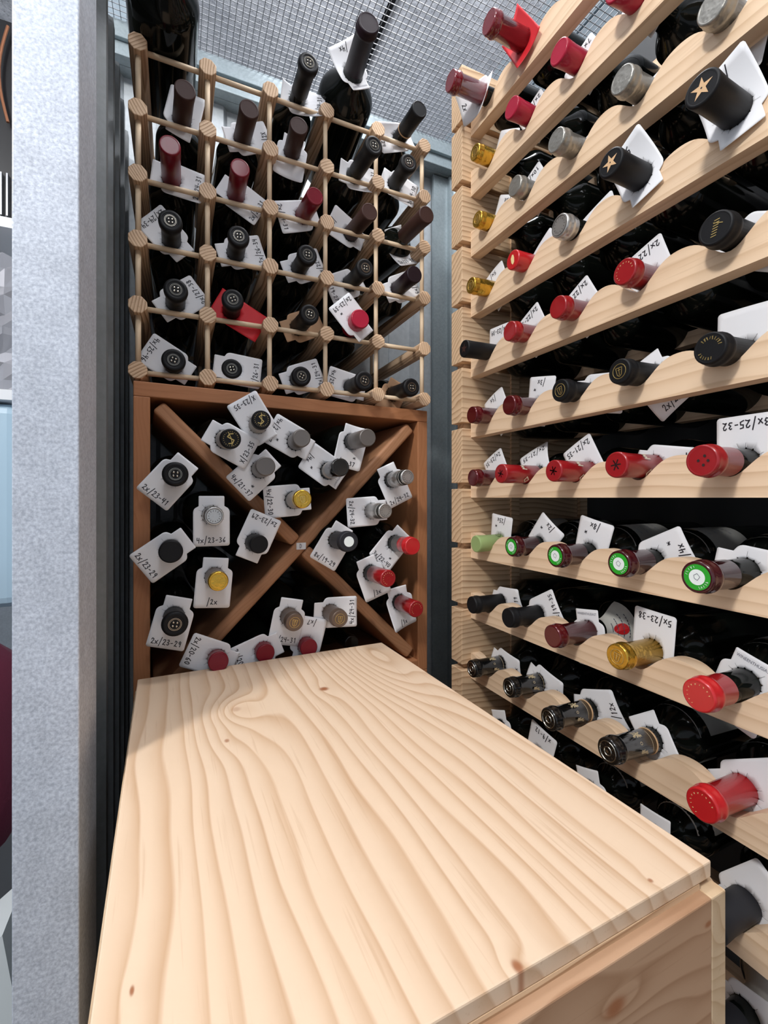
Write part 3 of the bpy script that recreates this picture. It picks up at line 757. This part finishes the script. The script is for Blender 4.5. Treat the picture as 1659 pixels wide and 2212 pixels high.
for key, u, v, base, R, cap, em, sty, txt, th, st, qd in CBD:
    if base:
        Y = .765; rb = ray(*base); 
        for _ in range(6):
            Pb = rb*(Y/rb.y); Y = frontY(Pb.x) - (.028 if key != 'Z' else -.02)
        rt_ = ray(u, v); Pb = rb*(Y/rb.y)
        d = (rt_.x*Pb.x + rt_.z*Pb.z)/(rt_.x**2+rt_.z**2); tip = rt_*d
        if tip.y > Y-.015: tip = rt_*((Y-.03)/rt_.y)
        if tip.y < Y-.075: tip = rt_*((Y-.07)/rt_.y)
    else:
        rt_ = ray(u, v); Y = .75
        for _ in range(6): tip = rt_*((Y-.035)/rt_.y); Y = frontY(tip.x) - (.028 if key != 'Z' else -.05)
    tips[key] = (tip, Y)
# settle the bottle bodies so that they lie side by side inside their diamonds
cen = {}
for e in CBD:
    tp = tips[e[0]][0]; q = cubeI @ Vector((tp.x, tp.y, tp.z)); cen[e[0]] = [q.x, q.z]
LO, HI = CT, CW-CT
def constrain(k, qd):
    r_ = .0385; x, z = cen[k]; dth = .0115; m = (LO+HI)/2
    s1 = (x-z)/math.sqrt(2); s2 = (x+z-2*m)/math.sqrt(2)   # signed distances to the dividers
    lim = r_+dth
    if qd == 'L': w1, w2 = -1, -1
    if qd == 'R': w1, w2 = 1, 1
    if qd == 'T': w1, w2 = -1, 1
    if qd == 'B': w1, w2 = 1, -1
    if s1*w1 < lim: dlt = (lim - s1*w1)*w1; x += dlt/math.sqrt(2); z -= dlt/math.sqrt(2)
    s2 = (x+z-2*m)/math.sqrt(2)
    if s2*w2 < lim: dlt = (lim - s2*w2)*w2; x += dlt/math.sqrt(2); z += dlt/math.sqrt(2)
    x = min(max(x, LO+r_), HI-r_); z = min(max(z, LO+r_), HI-r_); cen[k] = [x, z]
for it in range(400):
    for i, a in enumerate(CBD):
        for b_ in CBD[i+1:]:
            if a[-1] != b_[-1]: continue
            p, q = cen[a[0]], cen[b_[0]]; dx, dz = q[0]-p[0], q[1]-p[1]; d = math.hypot(dx, dz) or 1e-5
            if d < .0748:
                s = (.0748-d)/2/d; p[0] -= dx*s; p[1] -= dz*s; q[0] += dx*s; q[1] += dz*s
    for e in CBD: constrain(e[0], e[-1])
for n, (key, u, v, base, R, cap, em, sty, txt, th, st, qd) in enumerate(CBD):
    tip, Y = tips[key]; cx, cz = cen[key]
    far = cubeM @ Vector((cx, .22, cz))
    desc = CAPN[cap.split('|')[0]]
    make_bottle(tip, far, R, cap, em, f'bottle with {desc} capsule, {CW_[key]}', 'bottles in the diamond rack', sty, .056, False, spin=random.uniform(-.3, .3), ) if True else None
    if txt is not None:
        P = at_y(tip, far, Y)
        lab = (f'white tag reading {txt}, {CW_[key]}')
        make_tag('neck_tag', lab, P, (-.02, -1, 0), th, txt, random.Random(n).uniform(0, 2.2) + (7 if key in 'EFM' else 0), random.Random(n+50).uniform(-.6, .9), None, None, bool(st), key == 'F', seed=100+n)

# ------------------------------------------------------------------ right wall rack
RP = .1135; XB = .507; YC = [.669, .572, .472, .376, .276, .178, .082, -.015, -.112]
wr = thing('scalloped_wine_rack', 'tall pale pine wine rack of scalloped boards along the right wall', 'wine rack', (.64, .3, ZF))
def scal(y, kk):
    z = .048
    for yc in YC: z -= .0272*math.exp(-((y-yc)/.0245)**2)
    return z
YE, YN = .720, -.17
for k in range(-12, 7):
    zb = k*RP; pts = [(YE, 0)]
    n = 200
    pts = [(YN, 0), (YE, 0)] + [(YE - (YE-YN)*i/n, scal(YE-(YE-YN)*i/n, k)) for i in range(n+1)]
    if zb < ZF+.01: continue
    mb = MB(); N = len(pts)
    # strip faces so the concave outline triangulates well
    top = pts[2:]
    for X in (XB, XB+.021):
        for y, z in top: mb.v += [(X, y, zb), (X, y, zb+z)]
    M_ = len(top)*2
    for i in range(len(top)-1):
        a = 2*i; mb.face([a, a+1, a+3, a+2]); mb.face([M_+a, M_+a+2, M_+a+3, M_+a+1])
        mb.face([a+1, M_+a+1, M_+a+3, a+3]); mb.face([a, a+2, M_+a+2, M_+a])
    e = M_-2; mb.face([e, e+1, M_+e+1, M_+e]); mb.face([0, M_, M_+1, 1])
    mb.v = [(x-wr.location.x, y-wr.location.y, z-wr.location.z) for x, y, z in mb.v]
    o = mb.build('scalloped_board', PINE_Y, wr)
    o = MB().box((.70-.64, YN-.3, zb+.002-ZF), (.72-.64, YE-.3, zb+.022-ZF)).build('rear_board', PINE_Y, wr)
    o = MB().box((.487-.64, YE-.3, zb+.028-ZF), (.78-.64, YE+.036-.3, zb+.028+RP-.0115-ZF)).build('side_block', PINE_X, wr); bevel(o, .001)
o = MB().box((.500-.64, YE+.012-.3, 0), (.77-.64, YE+.034-.3, 6*RP+.1-ZF)).build('side_core', PINE_X, wr)
for xx in (.60, .78):
    MB().box((xx-.64, YE-.008-.3 if xx > .7 else YE-.004-.3, 0), (xx+.02-.64, YE-.3, 6*RP+.09-ZF)).build('upright', PINE_X, wr)

SN = {6: 'topmost', 5: 'second', 4: 'third', 3: 'fourth', 2: 'fifth', 1: 'sixth', 0: 'seventh', -1: 'eighth', -2: 'ninth', -3: 'tenth', -4: 'eleventh', -5: 'twelfth'}
CN = ['farthest', 'second farthest', 'third farthest', 'second nearest', 'nearest']
# k,c, tip px (None -> typical), R, cap, em, style, len, band, (text, theta, X, star, bend, bax, print), lbl
TB = [
 (6,0,972,174,.0168,'wine',None,'lip',.068,0,('2x',-95,.496,0,10,.9,0),None),
 (6,1,1055,46,.0168,'wine',None,'lip',.068,0,('card',-150,.500,0,6,.2,0),None),
 (5,0,1025,328,.0138,'gold','crest','lip',.068,0,('/5x',150,.533,0,3,.3,0),None),
 (5,1,1104,232,.0158,'crimson',None,'plain',.068,0,('2x/25-30',-150,.533,0,2,.3,0),None),
 (5,2,1206,111,.0158,'crimson',None,'plain',.068,0,('7x/13-18',-150,.533,0,2,.3,0),None),
 (5,3,1330,-31,.0158,'crimson',None,'plain',.068,0,('2x/12-4',-150,.533,0,2,.3,0),None),
 (4,0,1030,473,.0138,'gold','crest','lip',.068,0,('/5x',150,.533,0,3,.3,0),None),
 (4,1,1111,401,.0155,'pewter',None,'lip',.066,0,('10x/24-1',-150,.533,0,2,.3,0),None),
 (4,2,1200,302,.0155,'pewter',None,'lip',.066,0,('10x/24',95,.533,0,4,.6,0),None),
 (4,3,1342,171,.0155,'pewter',None,'lip',.066,0,('10x/24',95,.533,0,4,.6,0),None),
 (4,4,1537,12,.0155,'pewter',None,'lip',.066,0,('10x',-12,.535,0,4,.3,0),None),
 (3,0,1016,616,.0138,'gold','crest','lip',.056,0,('5x/',-155,.533,0,3,.3,0),None),
 (3,1,1107,561,.0150,'bright','fleck','plain',.070,0,('4x/24',120,.533,0,5,.6,0),None),
 (3,2,1208,487,.0158,'silver','bosses','lip',.022,0,('2x/24',105,.533,0,3,.6,0),None),
 (3,3,1318,351,.0160,'black','star','plain',.074,0,('5x',-158,.505,0,5,1.2,0),None),
 (3,4,1515,190,.0160,'black','star','plain',.074,0,('/2W',-165,.505,0,5,1.2,0),None),
 (2,0,1002,753,.0150,'black','darkstar','plain',.070,0,('5x/23-34',176,.531,0,1,.3,0),None),
 (2,1,1100,715,.0155,'red',None,'lip',.070,0,('2x/22-35',-152,.531,0,1,.3,0),None),
 (2,2,1204,663,.0155,'red','dots0','lip',.070,0,('2x/22-35',-150,.531,0,1,.3,0),None),
 (2,3,1348,586,.0155,'red','script2','lip',.070,0,('2x/22-55',-160,.531,0,1,.3,0),None),
 (2,4,1544,492,.0165,'black','ladder','lip',.070,0,('',62,.535,0,1,.3,0),None),
 (1,0,1018,896,.0150,'maroon',None,'lip',.070,0,('/5x',-150,.535,1,4,.3,0),None),
 (1,1,1098,875,.0155,'maroon',None,'lip',.070,0,('/3x',170,.535,1,3,.3,0),None),
 (1,2,1209,843,.0155,'black','crest','lip',.070,0,('/4x',80,.535,0,5,.6,0),None),
 (1,3,1337,802,.0150,'black','crest','lip',.066,0,('2x/25',30,.535,0,5,.9,0),None),
 (1,4,1532,752,.0160,'black','arctext','lip',.070,1,('',178,.535,0,2,.3,0),None),
 (0,0,1020,1032,.0150,'maroon',None,'lip',.070,0,('2x/23-35',-150,.533,0,3,.3,0),None),
 (0,1,1081,1023,.0150,'red','blotch','plain',.068,0,('2x/21-35',-150,.534,0,7,.9,0),None),
 (0,2,1195,1017,.0150,'red','blotch','plain',.068,0,('2x/21-35',-150,.533,0,2,.3,0),None),
 (0,3,1330,1004,.0155,'red','blotch','plain',.068,0,('2x/21-35',80,.533,0,9,1.0,0),None),
 (0,4,1515,995,.0158,'red','dots','lip',.042,0,('3x/25-32',180,.533,0,1,0,0),None),
 (-1,0,1027,1175,.0150,'green','crest2','plain',.068,0,('/25x',172,.533,1,2,.3,0),(.10,.185,.6,2.6,LBL)),
 (-1,1,1104,1181,.0158,'garnet','seal','lip',.045,0,('/2x',140,.533,1,3,.3,0),(.10,.185,.3,2.6,LBLD)),
 (-1,2,1199,1201,.0158,'garnet','seal','lip',.045,0,('/8x',165,.533,1,3,.3,0),(.10,.185,.3,2.6,LBLD)),
 (-1,3,1336,1218,.0158,'garnet','seal','lip',.045,0,('/4x',115,.533,1,3,.3,0),(.10,.185,.3,2.6,LBLD)),
 (-1,4,1505,1247,.0158,'garnet','seal','lip',.045,0,('/4x',82,.533,1,3,.3,0),(.10,.185,.3,2.6,LBLD)),
 (-2,0,1018,1307,.0150,'black',None,'lip',.070,1,('2x/19',95,.536,0,8,.6,0),None),
 (-2,1,1096,1335,.0152,'black',None,'lip',.070,1,('6x/19-35',118,.533,0,2,.3,0),None),
 (-2,2,1192,1375,.0155,'maroon','crest2','lip',.070,0,('',8,.533,0,2,.3,1),(.180,.214,-.9,1.6,LBL,.2)),
 (-2,3,1332,1419,.0152,'gold','crest','lip',.070,0,('5x/23-38',176,.533,0,1,0,0),None),
 (-2,4,1508,1503,.0160,'bright','script2','lip',.038,0,('',-20,.533,0,2,.3,1),(.08,.185,.3,2.6,LBLD)),
 (-3,0,1018,1445,.0150,'blackgloss','tuned','lip',.070,1,('/12x',85,.536,0,7,.6,0),None),
 (-3,1,1098,1486,.0150,'blackgloss','tuned','lip',.070,1,('/12x',80,.536,0,7,.6,0),None),
 (-3,2,1184,1554,.0150,'blackgloss','tuned','lip',.070,1,('/12x',110,.536,0,6,.6,0),None),
 (-3,3,1312,1623,.0152,'blackgloss','tuned','lip',.070,1,('',35,.536,0,5,.6,0),(.08,.185,.3,2.6,LBLD)),
 (-3,4,1515,1740,.0160,'bright','script2','lip',.070,0,('1x/1',120,.533,0,2,.3,0),(.08,.185,.3,2.6,LBLD)),
 (-4,0,None,None,.0150,'black',None,'lip',.070,1,('',20,.536,0,4,.3,0),None),
 (-4,1,None,None,.0150,'charcoal',None,'plain',.070,0,('x/9-12',165,.533,0,2,.3,0),None),
 (-4,2,None,None,.0150,'charcoal',None,'plain',.070,0,('',15,.536,0,4,.3,0),(.09,.195,.3,2.8,LBLD)),
 (-4,3,None,None,.0150,'charcoal',None,'plain',.070,0,('',0,.536,0,3,.3,0),(.09,.195,.2,2.9,LBL)),
 (-4,4,None,None,.0165,'charcoal',None,'plain',.070,0,('',140,.533,0,2,.3,0),(.09,.185,.3,2.8,LBL)),
 (-5,4,None,None,.0150,'charcoal',None,'plain',.045,0,('',100,.533,0,3,.3,0),(.09,.235,.3,2.8,LBL)),
]
for n, (k, c, u, v, R, cap, em, sty, ln, band, tg, lbl) in enumerate(TB):
    zc = k*RP + .0367; yc = YC[c]
    if em in ('dots0', 'crest2'): em = None
    if u is None: tip = Vector((.4725, yc, zc))
    else: tip = lsq(u, v, (yc, zc), 1, 2)
    far = Vector((.72, yc, zc+.004)); far = Vector((.72, yc*.7+tip.y*.3 if False else yc, zc))
    lab = f'bottle with {CAPN[cap]} capsule, {CN[c]} on the {SN[k]} wall-rack shelf from the top'
    make_bottle(tip, far, R, cap, em, lab, 'bottles on the scalloped wall rack', sty, ln, bool(band), lbl=lbl, side=SIDE['ornate'] if em == 'tuned' else SIDE['crown'] if em == 'blotch' else SIDE['logo'] if cap == 'green' else None, spin=random.uniform(-.3, .3))
    if tg:
        tx, th, X, st, bd, bx, pr_ = tg; card = tx == 'card'; txt = '' if card else tx.replace('W', '4')
        P = tip + (far-tip)*((X-tip.x)/(far.x-tip.x))
        lab = ('red card' if card else 'white paper tag') + (f' reading {txt}' if txt else '') + f', {CN[c]} on the {SN[k]} wall-rack shelf from the top'
        make_tag('neck_tag', lab, P, (far-tip)*-1, th, txt, -bd if X > .51 else bd, bx, REDCARD if card else None, OUT_CARD if card else None, bool(st), bool(pr_), seed=200+n)

# ------------------------------------------------------------------ pale crate in the foreground
H = .262
def on_lid(u, v): r_ = ray(u, v); return r_*(-H/r_.z)
A_, B_, F_ = on_lid(297, 1470), on_lid(822, 1386), on_lid(1524, 1866)
cang = math.atan2((B_-A_).y, (B_-A_).x)*.5
Rz = Matrix.Rotation(cang, 4, 'Z'); org = (A_+B_)/2
WL = (B_-A_).length
inv_ = (Matrix.Translation(org) @ Rz).inverted()
LEN = abs((inv_ @ F_).y)
def kn(u, v): q = inv_ @ on_lid(u, v); return q.x, q.y
K = []
for (u, v, rx, ry, amp, dark) in (
    (510, 1532, .030, .040, .050, (.0055, .0065, .35)), (530, 1570, .045, .060, .018, None), (700, 1488, .016, .03, .012, (.0062, .0062, .95)),
    (490, 1600, .015, .03, .008, (.0025, .004, .7)), (1118, 2088, .012, .012, .012, (.0030, .0042, .9)), (285, 2140, .006, .012, .003, (.0012, .0030, .9)),
    (800, 1420, .055, .16, .085, None), (1405, 1902, .010, .010, .004, (.0018, .0018, .8))):
    x, y = kn(u, v); K.append((x, y, rx, ry, amp, dark))
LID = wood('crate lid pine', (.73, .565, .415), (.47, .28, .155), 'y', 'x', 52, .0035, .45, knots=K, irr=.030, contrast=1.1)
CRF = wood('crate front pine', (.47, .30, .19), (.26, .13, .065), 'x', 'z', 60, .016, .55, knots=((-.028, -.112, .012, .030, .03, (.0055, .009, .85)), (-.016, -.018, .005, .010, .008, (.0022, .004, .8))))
crate = thing('wooden_crate', 'pale pine crate with a flat knotty lid filling the foreground', 'crate', (org.x, org.y, -H-.30), None, (0, 0, cang))
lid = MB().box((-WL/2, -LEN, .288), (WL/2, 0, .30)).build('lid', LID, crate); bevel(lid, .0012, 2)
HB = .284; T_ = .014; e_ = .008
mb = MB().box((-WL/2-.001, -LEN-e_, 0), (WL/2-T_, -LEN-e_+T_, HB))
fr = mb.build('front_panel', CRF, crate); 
# the knot coordinates of the front panel count from its top right corner
for v_ in fr.data.vertices: v_.co.x -= WL/2; v_.co.z -= HB
fr.location = (WL/2, 0, HB); bevel(fr, .001)
SIDEW = wood('crate side pine', (.62, .47, .31), (.42, .27, .15), 'y', 'z', 90, .01)
bevel(MB().box((WL/2-T_, -LEN-e_, 0), (WL/2+.003, 0, HB)).build('side_panel', SIDEW, crate), .001)
bevel(MB().box((-WL/2-.003, -LEN-e_+T_, 0), (-WL/2+T_, 0, HB)).build('side_panel', SIDEW, crate), .001)
MB().box((-WL/2+T_, -T_, 0), (WL/2-T_, 0, HB)).build('rear_panel', SIDEW, crate)
MB().box((-WL/2+T_, -LEN, .276), (WL/2-T_, -T_, .288)).build('inner_panel', PINE_X, crate)
MB().box((-WL/2+T_, -LEN+T_, 0), (WL/2-T_, -T_, .012)).build('bottom_panel', SIDEW, crate)
# the crates under it
zb = -H-.30
for nm, hh in (('upper', .42), ('lower', zb-.42-ZF)):
    t = thing('wooden_crate', f'{nm} pine crate of the pile supporting the knotty-lidded crate', 'crate', (org.x, org.y, zb-hh), None, (0, 0, cang))
    MB().box((-WL/2, -LEN, hh-.014), (WL/2, 0, hh)).build('lid', SIDEW, t)
    MB().box((-WL/2, -LEN, 0), (WL/2, -LEN+T_, hh-.014)).build('front_panel', SIDEW, t)
    MB().box((-WL/2, -T_, 0), (WL/2, 0, hh-.014)).build('rear_panel', SIDEW, t)
    for s_ in (-1, 1):
        x0 = s_*(WL/2-T_/2); MB().box((x0-T_/2, -LEN+T_, 0), (x0+T_/2, -T_, hh-.014)).build('side_panel', SIDEW, t)
    zb -= hh

# ------------------------------------------------------------------ things in the aisle beyond the post
def aisle(name, label, cat, z0, z1, mat, Y=1.6, x0=-1.0, x1=-.40, d=.3, bev=.02):
    o = MB().box((x0, Y, z0), (x1, Y+d, z1)).build(name, mat); bevel(o, bev, 3); return tag_(o, label, cat)
BIN = plain('pale blue plastic', (.45, .62, .74), .35)
sh = thing('steel_shelf', 'steel shelving just visible left of the galvanised post', 'shelf', (-.7, 1.75, ZF))
mt_ = plain('white shelf steel', (.8, .82, .84), .4)
for z in (.27, .745): MB().box((-1.05+.7, -.17, z-ZF), (-.38+.7, .17, z+.028-ZF)).build('shelf_plate', mt_, sh)
for x in (-1.05, -.40):
    for y in (-.17, .15): MB().box((x+.7, y, 0), (x+.72, y+.02, 1.45-ZF)).build('upright', mt_, sh)
aisle('storage_bin', 'pale blue plastic bin under the shelf, left picture edge', 'bin', -.31, .265, BIN, bev=.03)
g = thing('cooling_unit', 'black cooling unit with metal fins on the upper shelf, left picture edge', 'appliance', (-.7, 1.75, .775))
MB().box((-.28, -.12, 0), (.28, .14, .58)).build('housing', plain('black plastic', (.012, .012, .014), .35), g)
mb = MB()
for i in range(40): mb.box((-.27+i*.0137, -.135, .02), (-.27+i*.0137+.004, -.12, .14))
mb.build('fins', plain('fin metal', (.35, .36, .38), .35, .8), g)
mb = MB(); pp = [(.27-.02*math.sin(i*.35), -.14, .55-.03*i) for i in range(10)]
for a, b2 in zip(pp, pp[1:]): mb.tube(a, b2, .004, 8)
mb.build('copper_pipe', plain('copper', (.65, .28, .15), .3, .9), g)
mb = MB(); rnd = random.Random(4)
nx_, nz_ = 14, 10
for j in range(nz_+1):
    for i in range(nx_+1): mb.v.append((-1.0+.6*i/nx_, 1.62+rnd.uniform(-.02, .02), .300+.38*j/nz_+rnd.uniform(-.01, .01)*(j > 0)))
b0 = len(mb.v)
for j in range(nz_+1):
    for i in range(nx_+1): mb.v.append((-1.0+.6*i/nx_, 1.85, .300+.38*j/nz_))
for j in range(nz_):
    for i in range(nx_):
        a = j*(nx_+1)+i; mb.face([a, a+1, a+nx_+2, a+nx_+1]); mb.face([b0+a, b0+a+nx_+1, b0+a+nx_+2, b0+a+1])
for i in range(nx_): a = nz_*(nx_+1)+i; mb.face([a, a+1, b0+a+1, b0+a]); mb.face([i, b0+i, b0+i+1, i+1])
for j in range(nz_): a = j*(nx_+1); mb.face([a, a+nx_+1, b0+a+nx_+1, b0+a]); a += nx_; mb.face([a, b0+a, b0+a+nx_+1, a+nx_+1])
o = mb.build('wrapped_bundle', plain('crumpled plastic wrap', (.40, .40, .43), .12, .3, .6)); tag_(o, 'crumpled bundle in silvery plastic wrap on the lower shelf, left edge', 'bundle')
def blob(name, label, cat, cx, cy, z0, rx, ry, rz, mat, seed=1, flat=.8):
    mb = MB(); sg, rg = 28, 16; rnd = random.Random(seed); ph = [rnd.uniform(0, 6) for _ in range(4)]
    for j in range(rg+1):
        el = -PI/2+PI*j/rg
        for i in range(sg):
            a = 2*PI*i/sg; r_ = 1+.05*math.sin(3*a+ph[0])*math.cos(2*el)+.04*math.sin(7*a+4*el+ph[1])
            c_ = abs(math.cos(el))**flat
            mb.v.append((cx+rx*r_*c_*math.cos(a), cy+ry*r_*c_*math.sin(a), z0+rz+rz*math.copysign(abs(math.sin(el))**flat, math.sin(el))))
    for j in range(rg):
        for i in range(sg): i2 = (i+1) % sg; mb.face([j*sg+i, j*sg+i2, (j+1)*sg+i2, (j+1)*sg+i])
    return tag_(mb.build(name, mat, None, True), label, cat)
blob('bean_bag', 'burgundy fabric bean bag under the pale blue bin, left picture edge', 'bag', -.62, 1.30, -.87, .32, .22, .31, plain('burgundy cloth', (.12, .008, .03), .8, bump=.3))
blob('cloth_sack', 'tan cloth sack on the floor below the burgundy bag', 'sack', -.62, 1.30, ZF, .30, .20, .27, plain('tan cloth', (.28, .17, .07), .85, bump=.3), 3)
o = MB().prism([(-.60, 0), (-.222, 0), (-.222, .60), (-.242, .74), (-.40, .62), (-.60, .60)], .88, 1.0, lambda p, q, d: (p, d, ZF+q)).build('paper_bag', plain('white bag paper', (.62, .66, .66), .7)); tag_(o, 'white paper bag at the lower left corner beside the post', 'bag')
struct(MB().box((-2.6, 3.0, ZF), (-.9+.6, 3.05, ZR)).build('wall_far', STEELW))
